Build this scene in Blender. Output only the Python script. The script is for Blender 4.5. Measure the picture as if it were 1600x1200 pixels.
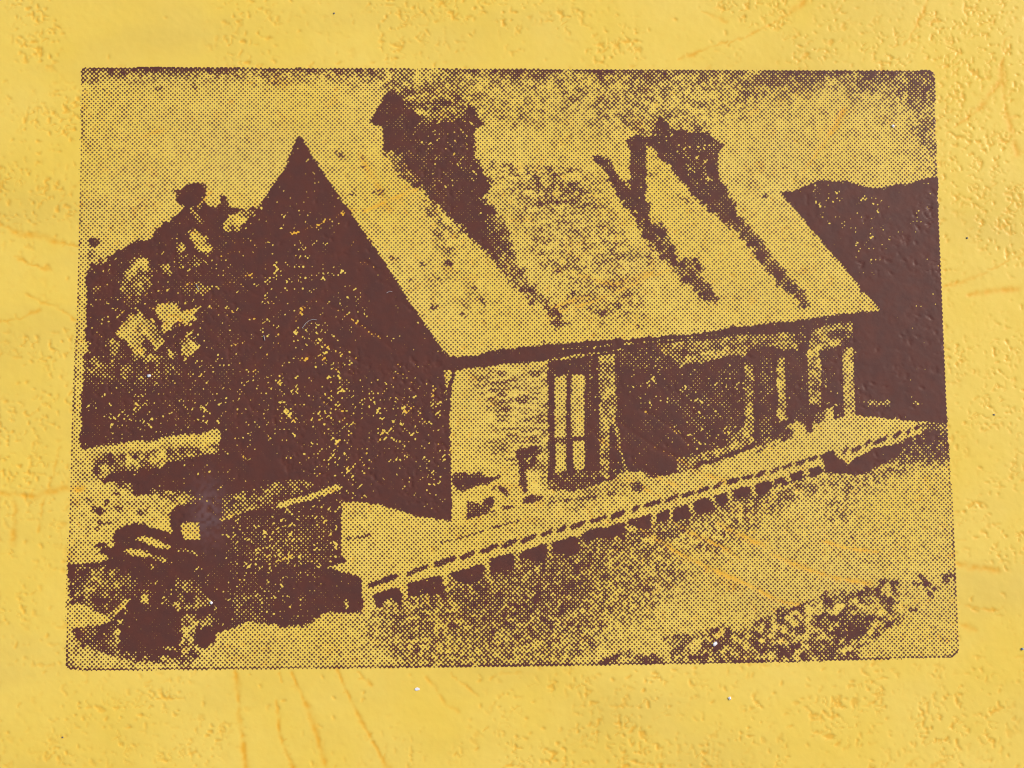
import bpy, math
import numpy as np
from mathutils import Vector

scene = bpy.context.scene
for o in list(bpy.data.objects):
    bpy.data.objects.remove(o)
COL = scene.collection

# ------------------------------------------------------------------ camera
CAM_ROT = (0.11661303908270462, -0.03857161401568667, -0.008866389077534391)
CAM_LOC = (-0.007641215355517829, -0.024312147024532816, 0.18289524865640167)
F_PX = 2400.0                                    # focal length for a 1600 pixel wide frame
cd = bpy.data.cameras.new('camera')
cd.sensor_width = 36.0
cd.lens = 36.0 * F_PX / 1600.0
cd.clip_start = 0.005
cd.clip_end = 50.0
cam = bpy.data.objects.new('camera', cd)
cam.location = CAM_LOC
cam.rotation_euler = CAM_ROT
COL.objects.link(cam)
scene.camera = cam

# ------------------------------------------------------------------ sky and sun
SUN_EL, SUN_AZ = math.radians(38.0), math.radians(28.0)      # azimuth counted from +X towards +Y
w = bpy.data.worlds.new('World')
scene.world = w
w.use_nodes = True
nt = w.node_tree
nt.nodes.clear()
wo = nt.nodes.new('ShaderNodeOutputWorld')
bg = nt.nodes.new('ShaderNodeBackground')
sk = nt.nodes.new('ShaderNodeTexSky')
sk.sky_type = 'NISHITA'
sk.sun_disc = False
sk.sun_elevation = SUN_EL
sk.sun_rotation = math.pi / 2 - SUN_AZ
sk.air_density = 1.0
sk.dust_density = 4.0
sk.ozone_density = 1.0
bg.inputs['Strength'].default_value = 0.09
nt.links.new(sk.outputs[0], bg.inputs['Color'])
nt.links.new(bg.outputs[0], wo.inputs['Surface'])
sd = bpy.data.lights.new('sun', 'SUN')
sd.energy = 1.5
sd.angle = math.radians(12.0)
sd.color = (1.0, 0.95, 0.86)
sun = bpy.data.objects.new('sun', sd)
v = Vector((math.cos(SUN_EL) * math.cos(SUN_AZ), math.cos(SUN_EL) * math.sin(SUN_AZ), math.sin(SUN_EL)))
sun.rotation_euler = v.to_track_quat('Z', 'Y').to_euler()
COL.objects.link(sun)
scene.view_settings.view_transform = 'Standard'
scene.view_settings.look = 'None'
scene.view_settings.exposure = 0.64
scene.view_settings.gamma = 1.0
scene.view_settings.use_curve_mapping = False
scene.cycles.use_denoising = True
scene.cycles.filter_width = 1.15

# ------------------------------------------------------------------ drawing board
# The printed picture and the grain of the leatherette are drawn on arrays and then laid
# onto the flat cover as vertex values (ink tone, relief). Units: 1/12.95 mm.
X0, Y0, NX, NY = -150, -150, 1900, 1500
rng = np.random.RandomState(7)
YY, XX = np.mgrid[0:NY, 0:NX].astype(np.float32)
XX += X0
YY += Y0


def vnoise(sx, sy=None, seed=0):
    sy = sy or sx
    r = np.random.RandomState(seed)
    gw, gh = int(NX / sx) + 3, int(NY / sy) + 3
    g = r.rand(gh, gw).astype(np.float32)
    fx = (np.arange(NX) / sx).astype(np.float32)
    fy = (np.arange(NY) / sy).astype(np.float32)
    ix, iy = fx.astype(int), fy.astype(int)
    tx, ty = fx - ix, fy - iy
    tx, ty = tx * tx * (3 - 2 * tx), ty * ty * (3 - 2 * ty)
    a = g[iy][:, ix] * (1 - tx) + g[iy][:, ix + 1] * tx
    b = g[iy + 1][:, ix] * (1 - tx) + g[iy + 1][:, ix + 1] * tx
    ty = ty[:, None]
    return (a * (1 - ty) + b * ty) * 2 - 1


def blur(a, r):
    r = int(r)
    for _ in range(2):
        for ax in (0, 1):
            pad = [(0, 0), (0, 0)]
            pad[ax] = (r + 1, r)
            c = np.cumsum(np.pad(a, pad, mode='edge'), axis=ax, dtype=np.float64)
            n = a.shape[ax]
            hi = np.take(c, np.arange(2 * r + 1, 2 * r + 1 + n), axis=ax)
            lo = np.take(c, np.arange(0, n), axis=ax)
            a = ((hi - lo) / (2 * r + 1)).astype(np.float32)
    return a


n_fine = vnoise(4.2, 4.2, 1)
n_mid = vnoise(9, 9, 2)
n_big = vnoise(26, 26, 3)
n_huge = vnoise(110, 110, 4)
n_cell = vnoise(3.4, 3.4, 8)
n_gen = 0.8 * n_fine + 0.55 * n_cell + 0.55 * n_mid + 0.3 * n_big
n_str = 0.5 * n_fine + 0.5 * n_cell + 0.95 * vnoise(17, 4.0, 5) + 0.3 * n_big
n_blob = 0.9 * vnoise(9, 9, 6) + 0.75 * n_fine + 0.45 * n_cell + 0.3 * n_big
n_tree = 0.7 * n_fine + 0.8 * n_mid + 0.55 * n_big
n_sand = 0.95 * n_cell + 0.75 * n_fine + 0.3 * n_mid + 0.15 * n_big
n_slate = 0.75 * n_cell + 0.6 * n_fine + 0.6 * vnoise(13, 4.6, 9) + 0.3 * n_mid
KINDS = [n_gen, n_str, n_blob, n_tree, n_sand, n_slate]
WX = 1.3 * vnoise(6, 6, 11) + 0.8 * vnoise(14, 14, 12)
WY = 1.3 * vnoise(6, 6, 13) + 0.8 * vnoise(14, 14, 14)


def window(pts, m=6):
    p = np.asarray(pts, float)
    x0 = max(int(p[:, 0].min()) - m - X0, 0)
    x1 = min(int(p[:, 0].max()) + m - X0, NX)
    y0 = max(int(p[:, 1].min()) - m - Y0, 0)
    y1 = min(int(p[:, 1].max()) + m - Y0, NY)
    return slice(y0, y1), slice(x0, x1)


def inside(pts, wob=1.0):
    s = window(pts)
    x = XX[s] + wob * WX[s]
    y = YY[s] + wob * WY[s]
    m = np.zeros(x.shape, bool)
    n = len(pts)
    for i in range(n):
        (xa, ya), (xb, yb) = pts[i], pts[(i + 1) % n]
        if ya == yb:
            continue
        c = (ya <= y) != (yb <= y)
        m ^= c & (x < (xb - xa) * (y - ya) / (yb - ya) + xa)
    return s, m


tone = np.full((NY, NX), 0.2, np.float32)
amp = np.full((NY, NX), 0.03, np.float32)
kind = np.zeros((NY, NX), np.uint8)
rid = np.zeros((NY, NX), np.int16)
REG = []                        # (name, parent id, label)


def region(name, parent=None, label=None):
    REG.append((name, parent, label))
    return len(REG) - 1


def P(pts, t=None, a=None, k=None, reg=None, wob=1.0):
    s, m = inside(pts, wob)
    if t is not None:
        tone[s][m] = t
    if a is not None:
        amp[s][m] = a
    if k is not None:
        kind[s][m] = k
    if reg is not None:
        s, m = inside(pts, 0.3)
        rid[s][m] = reg


def S(pts, t, a=None, r=12, k=None, only=None, strength=1.0):
    """soft edged patch"""
    s, m = inside(pts, 1.0)
    full = np.zeros((NY, NX), np.float32)
    full[s] = m
    p = window(pts, 4 * r + 8)
    b = blur(full[p], r) * strength
    if only is not None:
        b = b * (rid[p] == only)
    tone[p] = tone[p] * (1 - b) + t * b
    if a is not None:
        amp[p] = amp[p] * (1 - b) + a * b
    if k is not None:
        kind[p][b > 0.5] = k


def seg_dist(pts, m):
    s = window(pts, m)
    x, y = XX[s], YY[s]
    d = np.full(x.shape, 1e6, np.float32)
    for (xa, ya), (xb, yb) in zip(pts[:-1], pts[1:]):
        dx, dy = xb - xa, yb - ya
        t = np.clip(((x - xa) * dx + (y - ya) * dy) / (dx * dx + dy * dy + 1e-6), 0, 1)
        d = np.minimum(d, np.hypot(x - xa - t * dx, y - ya - t * dy))
    return s, d


def L(pts, wd, t, a=None):
    """a drawn line"""
    s, d = seg_dist(pts, 8)
    m = (d + 0.8 * WX[s]) < wd / 2
    tone[s][m] = t
    if a is not None:
        amp[s][m] = a


def B(x, y, r, t, ry=None, a=0.05):
    ry = ry or r
    q = [(x + r * math.cos(i * math.pi / 5), y + ry * math.sin(i * math.pi / 5)) for i in range(10)]
    P(q, t, a, wob=2.2)


# ------------------------------------------------------------------ the printed picture
R_MARGIN = region('leatherette_sheet', None, 'yellow embossed leatherette surrounding the printed picture')
R_SKY = region('printed_sky', None, 'pale dotted sky of the print, darker along the top edge')
R_HILL = region('printed_hill', None, 'solid brown hill at the right of the print')
R_TREES = region('printed_trees', None, 'dark brown tree clump at the left of the print with pale leaf patches')
R_HOUSE = region('printed_house', None, 'dark brown gable end wall of the printed house')
R_ROOF = region('roof', R_HOUSE, 'broad pale steep roof slope with dark streaks')
R_EAVE = region('eave', R_HOUSE, 'dark line of the eave below the roof')
R_VENT1 = region('roof_turret', R_HOUSE, 'large dark gabled turret on the roof ridge')
R_VENT2 = region('roof_turret', R_HOUSE, 'smaller dark turret towards the far end of the ridge')
R_CHIM = region('chimney', R_HOUSE, 'slender dark chimney beside the smaller turret')
R_WALL = region('front_wall', R_HOUSE, 'pale brick front wall beside the window')
R_WIN = region('window', R_HOUSE, 'tall dark framed double window')
R_PORCH = region('open_front', R_HOUSE, 'dark open front behind the posts')
R_SHED = region('printed_shed_roof', None, 'pale low shed roof left of the house')
R_LORRY = region('printed_lorry', None, 'dark lorry shape with pale cab window at lower left of the print')
R_CABWIN = region('cab_window', R_LORRY, 'small pale square cab window')
R_BODY = region('lorry_body', R_LORRY, 'dark box body behind the cab')
R_STRIP = region('body_rail', R_LORRY, 'pale slanting rail on the body')
R_PLAT = region('printed_platform', None, 'pale raised platform running along the house front')
R_YARD = region('printed_yard', None, 'speckled ground in front of the platform')
R_BUSH = region('printed_bushes', None, 'blotchy dark bushes at the lower right of the print')

OUTLINE = [(127, 106), (250, 104.5), (400, 106), (700, 107), (1000, 109), (1250, 110), (1452, 110), (1459, 113), (1461, 121),
           (1462, 200), (1464.5, 270), (1468, 380), (1472.5, 495), (1477, 600), (1482, 690), (1489, 800), (1493, 880),
           (1496, 960), (1498, 1010), (1497, 1021), (1488, 1027), (1400, 1029.5), (1250, 1034), (1100, 1037), (900, 1040),
           (700, 1042.5), (500, 1044.5), (300, 1046.5), (160, 1048), (110, 1046.5), (102.5, 1042), (102.5, 1030),
           (105, 900), (108, 800), (111.5, 675), (115.5, 580), (119.5, 495), (123, 380), (125, 270), (127, 150)]
P(OUTLINE, reg=R_SKY, wob=0.2)
s_in, m_in = inside(OUTLINE, 0.25)
print_mask = np.zeros((NY, NX), bool)
print_mask[s_in] = m_in
# --- sky: dark band under the top edge that deepens to the right
d = np.maximum(YY - 106, 0)
dl = np.interp(XX[0], [120, 300, 500, 700, 900, 1150, 1300, 1470], [9, 11, 12, 26, 34, 32, 22, 34]).astype(np.float32)[None, :]
top = np.interp(XX[0], [120, 180, 500, 600, 1000, 1200, 1470], [.55, .74, .62, .55, .58, .66, .66]).astype(np.float32)[None, :]
base = np.interp(XX[0], [120, 400, 700, 1000, 1200, 1470], [.265, .24, .25, .28, .265, .285]).astype(np.float32)[None, :]
tone[:] = base + top * np.exp(-(d / dl) ** 1.25)
amp[:] = 0.035 + 0.17 * np.exp(-(d / (dl * 1.25)) ** 1.5)
S([(860, 120), (1180, 120), (1170, 170), (1060, 205), (900, 190)], .44, .13, 16)
S([(560, 112), (760, 112), (760, 190), (700, 180), (640, 165), (600, 130)], .50, .17, 8)
S([(740, 130), (860, 130), (860, 200), (760, 200)], .36, .1, 16)
S([(1375, 112), (1462, 112), (1464, 190), (1445, 230), (1425, 175)], .66, .16, 12)
S([(1448, 150), (1465, 150), (1466, 290), (1446, 290)], .5, .15, 8)
S([(130, 106), (150, 106), (150, 150), (130, 140)], .5, .18, 5)
L([(970, 185), (985, 200), (1005, 203)], 4, .7)
B(162, 140, 3, .7); B(248, 137, 5, .8, 4); B(304, 135, 4, .75); B(430, 131, 6, .8, 4)

# --- hill
HILL = [(1219, 299), (1240, 299), (1250, 293), (1262, 290), (1275, 284), (1285, 281), (1300, 283), (1318, 282), (1327, 284),
        (1340, 288), (1352, 293), (1365, 294), (1378, 295), (1392, 290), (1400, 288), (1415, 288), (1430, 284), (1445, 281),
        (1460, 277), (1466, 278), (1478, 500), (1484, 640), (1480, 663), (1440, 659), (1395, 655), (1345, 650), (1333, 648),
        (1330, 505), (1345, 480)]
P(HILL, 1.12, .02, reg=R_HILL)
for q, t in (([(1354, 632), (1357, 625), (1372, 624), (1375, 628), (1388, 625), (1392, 629), (1390, 635), (1378, 633), (1364, 635),
               (1356, 640)], .55), ([(1424, 631), (1430, 626), (1436, 629), (1441, 632), (1432, 633)], .5)):
    P(q, t, .1)

# --- trees
TREES = [(136, 421), (148, 412), (163, 412), (168, 402), (182, 392), (200, 384), (212, 376), (217, 374), (222, 378), (234, 374),
         (240, 366), (252, 353), (255, 346), (265, 345), (276, 336), (288, 326), (289, 320), (276, 316), (274, 310), (281, 303),
         (280, 297), (290, 290), (300, 286), (308, 284), (314, 287), (321, 288), (322, 293), (319, 301), (321, 306), (315, 312),
         (322, 318), (328, 325), (339, 324), (345, 314), (344, 306), (349, 304), (356, 309), (359, 318), (358, 324), (370, 325),
         (385, 330), (393, 322), (400, 328), (394, 420), (384, 560), (380, 690), (345, 700), (344, 671), (300, 677), (275, 680),
         (250, 685), (220, 690), (180, 693), (135, 703), (124, 704), (127, 650), (130, 600), (131, 560), (139, 545), (134, 530),
         (135, 450)]
P(TREES, 1.05, .07, 3, reg=R_TREES, wob=1.6)
P([(138, 374), (146, 371), (155, 372), (156, 380), (150, 387), (141, 385)], .95, .05, reg=R_TREES)
P([(138, 388), (150, 390), (165, 408), (160, 414), (138, 414)], .45, .15, 3, reg=R_TREES)
for q, t, a in (
        ([(297, 362), (305, 358), (315, 362), (322, 370), (330, 390), (328, 396), (312, 392), (302, 382), (296, 372)], .33, .06),
        ([(275, 388), (284, 380), (292, 382), (288, 391), (281, 396)], .33, .08),
        ([(200, 404), (212, 399), (228, 406), (240, 418), (240, 440), (228, 455), (205, 466), (186, 455), (190, 435), (203, 420)], .66, .17),
        ([(228, 404), (240, 418), (240, 430), (224, 424), (205, 404)], .48, .1),
        ([(245, 483), (252, 474), (265, 472), (275, 478), (286, 490), (295, 483), (311, 480), (309, 490), (300, 505), (293, 511),
          (283, 503), (272, 505), (268, 515), (255, 519), (252, 513), (260, 503), (250, 495)], .25, .04),
        ([(178, 519), (190, 510), (200, 495), (217, 486), (230, 497), (242, 508), (252, 522), (256, 538), (246, 546), (236, 532),
          (222, 524), (222, 540), (230, 556), (218, 566), (205, 549), (198, 535), (190, 527)], .36, .12),
        ([(282, 556), (285, 538), (294, 530), (309, 531), (313, 545), (300, 552)], .33, .1),
        ([(200, 552), (225, 558), (245, 552), (256, 560), (240, 572), (216, 566)], .6, .2),
        ([(262, 548), (272, 548), (278, 558), (268, 562)], .4, .1),
        ([(358, 337), (384, 329), (397, 333), (386, 350), (366, 358), (350, 350)], .5, .15),
        ([(350, 350), (386, 350), (370, 362), (345, 360)], .7, .15),
        ([(292, 324), (300, 326), (318, 346), (312, 352), (302, 340)], .6, .12),
        ([(312, 313), (318, 320), (314, 328), (308, 322)], .45, .1),
        ([(248, 414), (262, 412), (270, 424), (262, 432), (255, 426)], .5, .15),
        ([(276, 402), (300, 398), (322, 388), (326, 402), (300, 418), (282, 412)], .8, .14),
        ([(165, 525), (182, 530), (188, 548), (176, 560), (166, 545)], .72, .2),
        ([(190, 455), (212, 450), (216, 470), (200, 480), (190, 470)], .72, .2),
        ([(134, 552), (160, 560), (165, 580), (140, 592), (134, 575)], .76, .22),
        ([(143, 450), (156, 448), (154, 460), (146, 460)], .7, .15),
        ([(180, 575), (215, 580), (240, 590), (200, 596), (175, 590)], .78, .2),
        ([(275, 450), (310, 440), (330, 452), (310, 470), (290, 462)], .84, .16),
        ([(270, 300), (280, 296), (284, 310), (276, 314)], .75, .15)):
    P(q, t, a, wob=2.6)
S([(135, 560), (260, 560), (280, 585), (200, 600), (140, 595)], .90, .2, 8, k=2, only=R_TREES)

# --- house: gable, roof, eave
GABLE = [(466, 213), (472, 217), (487, 244), (520, 292), (560, 350), (600, 409), (650, 487), (690, 544), (706, 560), (706, 814),
         (690, 814), (650, 806), (622, 798), (592, 788), (560, 785), (534, 783), (430, 790), (380, 760), (345, 700), (365, 660),
         (372, 560), (385, 420), (398, 329), (405, 322), (420, 300), (430, 286), (446, 260), (458, 232)]
P(GABLE, 1.08, .05, 0, reg=R_HOUSE)
ROOF = [(472, 216), (690, 240), (1000, 274), (1219, 299), (1376, 486), (1330, 491), (1250, 501), (1150, 511), (1100, 520), (1020, 528),
        (940, 533), (860, 539), (775, 547), (740, 556), (706, 560), (690, 544), (650, 487), (600, 409), (560, 350), (520, 292), (487, 244)]
P(ROOF, .25, .035, 0, reg=R_ROOF, wob=0.6)
S([(758, 240), (880, 246), (925, 268), (955, 305), (965, 345), (1000, 400), (1005, 470), (910, 498), (850, 430), (805, 335), (768, 280)],
  .37, .22, 14, k=5, only=R_ROOF)
S([(800, 262), (880, 258), (925, 285), (925, 330), (840, 330)], .57, .30, 12, k=5, only=R_ROOF)
S([(760, 242), (830, 246), (850, 290), (800, 310)], .45, .28, 8, k=5, only=R_ROOF)
S([(850, 330), (930, 330), (960, 380), (900, 400)], .40, .15, 10, k=5, only=R_ROOF)
S([(900, 460), (990, 455), (1010, 490), (930, 505)], .42, .17, 10, k=5, only=R_ROOF)
S([(650, 310), (690, 320), (745, 372), (735, 384), (715, 395), (700, 415), (690, 395), (672, 350)], .42, .15, 6, k=2, only=R_ROOF)
S([(660, 400), (720, 400), (780, 470), (800, 500), (740, 490), (690, 450)], .30, .1, 10, k=2, only=R_ROOF)
for x, y, r, ry in ((532, 243, 5, 3), (553, 303, 5, 3), (594, 303, 7, 4), (570, 250, 4, 2), (572, 262, 4, 2), (616, 404, 6, 3),
                    (660, 412, 6, 3), (680, 435, 6, 5), (703, 410, 6, 6), (678, 483, 9, 4), (724, 492, 7, 4), (640, 438, 4, 2),
                    (742, 448, 4, 3), (756, 470, 4, 3), (722, 478, 4, 2), (870, 422, 6, 4), (895, 461, 4, 3), (996, 513, 6, 4),
                    (1004, 494, 4, 3), (940, 487, 6, 5), (884, 478, 6, 3), (872, 506, 9, 6), (1195, 305, 4, 3), (960, 450, 5, 4),
                    (912, 380, 6, 4), (1012, 402, 5, 4), (1016, 408, 4, 4), (955, 392, 5, 3)):
    B(x, y, r, .88, ry)
TUR1 = [(611, 137), (622, 146), (632, 150), (634, 162), (640, 170), (652, 178), (668, 190), (700, 190), (716, 184), (728, 172), (733, 162),
        (742, 174), (750, 186), (757, 196), (745, 199), (741, 198), (742, 240), (748, 252), (757, 269), (768, 284), (762, 300),
        (757, 318), (770, 325), (784, 345), (797, 364), (800, 384), (790, 392), (770, 396), (752, 384), (738, 371), (720, 355),
        (705, 340), (690, 325), (668, 311), (655, 297), (637, 282), (620, 266), (608, 250), (600, 233), (598, 226), (597, 196),
        (586, 198), (578, 191), (585, 180), (597, 155)]
P(TUR1, 1.03, .06, 2, wob=1.5)
P([(622, 142), (700, 140), (733, 162), (728, 176), (716, 186), (700, 190), (668, 190), (650, 178), (634, 163)], .68, .3, 5)
P([(578, 191), (597, 155), (611, 137), (660, 140), (733, 162), (757, 196), (742, 200), (742, 240), (690, 240), (600, 229), (597, 197)],
  reg=R_VENT1)
S([(600, 230), (618, 262), (640, 285), (660, 300), (645, 270), (625, 240)], .72, .2, 3)
P([(752, 384), (770, 396), (790, 392), (800, 384), (812, 405), (822, 430), (815, 455), (800, 441), (780, 420), (765, 400)], .80, .2, 2, wob=3)
P([(770, 330), (790, 350), (800, 385), (775, 392), (760, 370), (755, 345)], .88, .2, 2, wob=3)
P([(800, 425), (822, 430), (836, 448), (850, 470), (845, 480), (830, 470), (815, 455)], .80, .25, 2, wob=3.5)
P([(832, 462), (850, 468), (870, 480), (882, 495), (892, 512), (880, 515), (864, 500), (850, 486)], .70, .3, 2, wob=3.5)
TUR2 = [(1032, 180), (1038, 187), (1045, 196), (1054, 201), (1068, 203), (1080, 208), (1095, 206), (1108, 206), (1113, 214), (1125, 222),
        (1132, 226), (1125, 232), (1122, 246), (1121, 262), (1125, 280), (1136, 297), (1146, 314), (1156, 334), (1162, 346),
        (1150, 362), (1130, 346), (1114, 331), (1100, 320), (1084, 305), (1071, 290), (1062, 280), (1052, 269), (1045, 258),
        (1034, 250), (1026, 242), (1026, 233), (1016, 228), (1009, 224), (1010, 217), (1018, 209), (1023, 195)]
P(TUR2, 1.0, .08, 2)
P([(1083, 187), (1090, 188), (1097, 204), (1086, 206)], .8, .15)
P([(1010, 217), (1023, 195), (1032, 180), (1054, 201), (1110, 205), (1132, 226), (1122, 246), (1121, 275), (1085, 285), (1052, 269),
   (1026, 242)], reg=R_VENT2)
P([(1150, 362), (1162, 346), (1181, 368), (1200, 392), (1215, 410), (1226, 425), (1240, 440), (1255, 460), (1268, 481), (1260, 480),
   (1243, 470), (1219, 446), (1199, 425), (1180, 400), (1164, 378)], .86, .2, 2, wob=2.2)
P([(979, 219), (986, 213), (1004, 212), (1010, 215), (1010, 300), (1008, 309), (1016, 325), (1014, 341), (1010, 357), (1003, 358),
   (995, 345), (988, 330), (981, 311), (983, 288), (984, 262), (985, 236)], 1.0, .07, reg=R_CHIM)
P([(926, 244), (935, 242), (950, 248), (958, 255), (962, 268), (975, 285), (985, 297), (988, 310), (1000, 330), (1006, 352), (1000, 355),
   (985, 332), (970, 312), (960, 300), (952, 280), (945, 270), (937, 258), (928, 250)], .97, .1)
P([(994, 340), (1012, 338), (1022, 348), (1042, 355), (1040, 374), (1056, 386), (1058, 404), (1070, 406), (1092, 408), (1099, 418),
   (1094, 432), (1106, 441), (1113, 456), (1121, 470), (1125, 482), (1117, 477), (1110, 471), (1105, 475), (1095, 462), (1080, 450),
   (1064, 440), (1057, 425), (1046, 414), (1034, 404), (1020, 388), (1010, 375), (1001, 360)], .86, .28, 2, wob=3)
P([(1038, 382), (1056, 386), (1058, 404), (1070, 412), (1062, 420), (1048, 412), (1036, 400)], 1.0, .05)
P([(1010, 270), (1026, 268), (1030, 275), (1012, 276)], .6, .2)
P([(1046, 302), (1064, 306), (1084, 308), (1080, 313), (1046, 309)], .6, .2)
EAVE = [(703, 558), (740, 556), (775, 546), (860, 538), (940, 532), (1020, 527), (1100, 520), (1150, 511), (1250, 500), (1330, 489),
        (1376, 485), (1376, 490), (1335, 503), (1300, 506), (1250, 512), (1200, 518), (1150, 523), (1100, 529), (1020, 538), (940, 550),
        (900, 554), (857, 563), (785, 569), (740, 576), (700, 578)]
# front: wall, window, open bays
P([(700, 575), (857, 563), (857, 770), (830, 778), (770, 800), (706, 815)], .235, .05, 1, reg=R_WALL)
S([(735, 585), (857, 568), (857, 700), (800, 700), (760, 640)], .44, .3, 8, k=1, only=R_WALL)
S([(770, 640), (857, 630), (857, 760), (830, 770), (790, 720)], .38, .24, 10, k=1, only=R_WALL)
P([(700, 575), (713, 578), (708, 595), (704, 622), (702, 660), (698, 640), (694, 600)], 1.05, .03)
P([(694, 578), (706, 579), (704, 590), (699, 608), (695, 600)], .3, .08)
P([(706, 741), (712, 739), (724, 738), (734, 741), (752, 738), (760, 748), (780, 742), (784, 746), (762, 756), (742, 760), (730, 768),
   (715, 765), (708, 756)], .96, .08)
P([(729, 782), (742, 784), (752, 790), (758, 780), (770, 776), (772, 786), (766, 800), (752, 806), (738, 812), (729, 810)], .95, .13)
P([(728, 765), (756, 762), (756, 780), (745, 784), (730, 780)], .22, .04)
P([(778, 760), (788, 760), (796, 772), (790, 776), (782, 770)], .85, .1)
B(771, 765, 4, .85); B(778, 802, 16, .75, 4, .2); B(795, 794, 12, .8, 4, .2)
P([(806, 706), (815, 702), (822, 700), (835, 699), (844, 699), (846, 706), (838, 715), (836, 728), (822, 730), (824, 760), (824, 772),
   (818, 770), (812, 758), (811, 722), (806, 714)], .98, .06)
P([(817, 779), (830, 774), (846, 776), (850, 784), (830, 789), (818, 787)], .97, .06)
P([(818, 716), (832, 714), (830, 723), (824, 726)], .45, .1)
P([(734, 700), (760, 690), (800, 688), (800, 720), (770, 725)], .38, .13, 1)
P([(722, 744), (735, 742), (733, 750), (724, 750)], 1.0, .03)
P([(856, 563), (936, 552), (938, 762), (900, 766), (857, 764)], 1.04, .04, reg=R_WIN)
PANES = [[(866, 589), (885, 586), (885, 684), (867, 683)], [(892, 588), (898, 584), (913, 584), (913, 682), (893, 682)],
         [(867, 695), (885, 693), (885, 737), (868, 739)], [(894, 690), (914, 688), (914, 732), (903, 736), (896, 732)]]
for q in PANES:
    P(q, .31, .07, 0, reg=region('pane', R_HOUSE, None))
P([(867, 684), (885, 684), (885, 693), (867, 694)], .72, .2)
P([(857, 740), (938, 735), (940, 762), (900, 768), (858, 765)], .88, .14)
P([(920, 560), (923, 560), (923, 650), (920, 650)], .93, .12)
PORCH = [(936, 552), (1020, 537), (1100, 529), (1200, 518), (1250, 512), (1330, 503), (1334, 648), (1300, 662), (1250, 672), (1216, 684),
         (1150, 710), (1060, 738), (1020, 747), (985, 737), (965, 748), (938, 755)]
P(PORCH, 1.04, .075, 0, reg=R_PORCH)
S([(1060, 600), (1165, 575), (1165, 690), (1080, 700)], .98, .1, 12, only=R_PORCH)
P([(960, 552), (1020, 541), (1060, 577), (1000, 575), (965, 570)], .93, .13)
P([(1020, 534), (1066, 577), (1073, 568), (1136, 559), (1150, 551), (1200, 542), (1232, 538), (1232, 520), (1150, 525), (1100, 531)], .70, .13)
P([(1062, 572), (1070, 558), (1096, 552), (1110, 546), (1134, 546), (1136, 559), (1098, 566), (1072, 569)], .42, .1)
P([(1150, 526), (1232, 518), (1240, 520), (1248, 545), (1226, 548), (1200, 538), (1155, 543)], .62, .14)
P([(1150, 540), (1165, 540), (1164, 558), (1150, 556)], .6, .14)
P([(1236, 524), (1258, 518), (1260, 536), (1240, 540)], .74, .15)
P([(1270, 516), (1296, 508), (1332, 503), (1332, 528), (1320, 528), (1312, 541), (1300, 542), (1294, 548), (1276, 548), (1262, 540)], .60, .16)
P([(1296, 518), (1318, 514), (1322, 526), (1298, 532)], .95, .1)
POSTS = [([(935, 556), (960, 552), (962, 600), (964, 650), (953, 668), (952, 748), (938, 748)], .57, .16),
         ([(1164, 566), (1176, 566), (1178, 600), (1177, 690), (1140, 706), (1140, 682), (1164, 666)], .58, .15),
         ([(1213, 558), (1226, 558), (1228, 655), (1216, 660)], .47, .12),
         ([(1262, 545), (1281, 545), (1284, 632), (1264, 632)], .52, .13),
         ([(1316, 545), (1334, 543), (1336, 650), (1318, 650)], .46, .1)]
for q, t, a in POSTS:
    P(q, t, a, 0, reg=region('post', R_HOUSE, None))
P([(1318, 590), (1334, 590), (1336, 650), (1318, 650)], .40, .08)
P([(936, 556), (960, 552), (960, 580), (938, 585)], .48, .12)
P([(1216, 600), (1227, 600), (1228, 656), (1216, 658)], .42, .1)
P([(1140, 684), (1178, 664), (1178, 690), (1140, 708)], .48, .12)
L([(958, 655), (965, 680), (968, 700), (975, 725), (979, 738)], 5.5, .45, .1)
P([(1060, 712), (1070, 714), (1140, 697), (1144, 706), (1090, 724), (1066, 738), (1058, 736)], .55, .2)
P([(1082, 731), (1100, 724), (1144, 710), (1152, 716), (1120, 730), (1090, 738)], .88, .14)
P([(1188, 560), (1205, 560), (1206, 690), (1186, 690)], .92, .12)
P(EAVE, 1.06, .03, 0, reg=R_EAVE)
L([(880, 545), (940, 540), (1000, 535), (1060, 530), (1120, 522)], 2.2, .7, .2)
L([(860, 562), (885, 560), (905, 558), (930, 553)], 3, .6, .2)

# --- shed roof and light ground at far left
P([(116, 704), (180, 693), (250, 685), (275, 680), (310, 677), (344, 671), (344, 706), (326, 707), (300, 712), (286, 718), (265, 722),
   (250, 726), (230, 733), (205, 736), (180, 739), (160, 746), (150, 748), (160, 754), (190, 753), (206, 759), (212, 776), (226, 770),
   (236, 764), (262, 766), (292, 771), (312, 775), (334, 786), (312, 782), (296, 786), (270, 795), (262, 801), (266, 815), (268, 836),
   (246, 829), (230, 820), (215, 818), (196, 822), (180, 830), (178, 855), (160, 857), (152, 863), (170, 870), (172, 874), (106, 884),
   (108, 800)], .27, .10, 2, reg=R_SHED, wob=2.2)
S([(150, 712), (230, 704), (344, 694), (344, 710), (280, 724), (230, 736), (150, 750)], .55, .3, 4, k=2)
S([(160, 742), (230, 738), (300, 745), (340, 765), (330, 782), (250, 772), (200, 762)], .78, .3, 4, k=2)
S([(190, 748), (330, 768), (330, 782), (260, 778), (215, 775)], .55, .22, 5, k=2, only=R_SHED)
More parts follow.
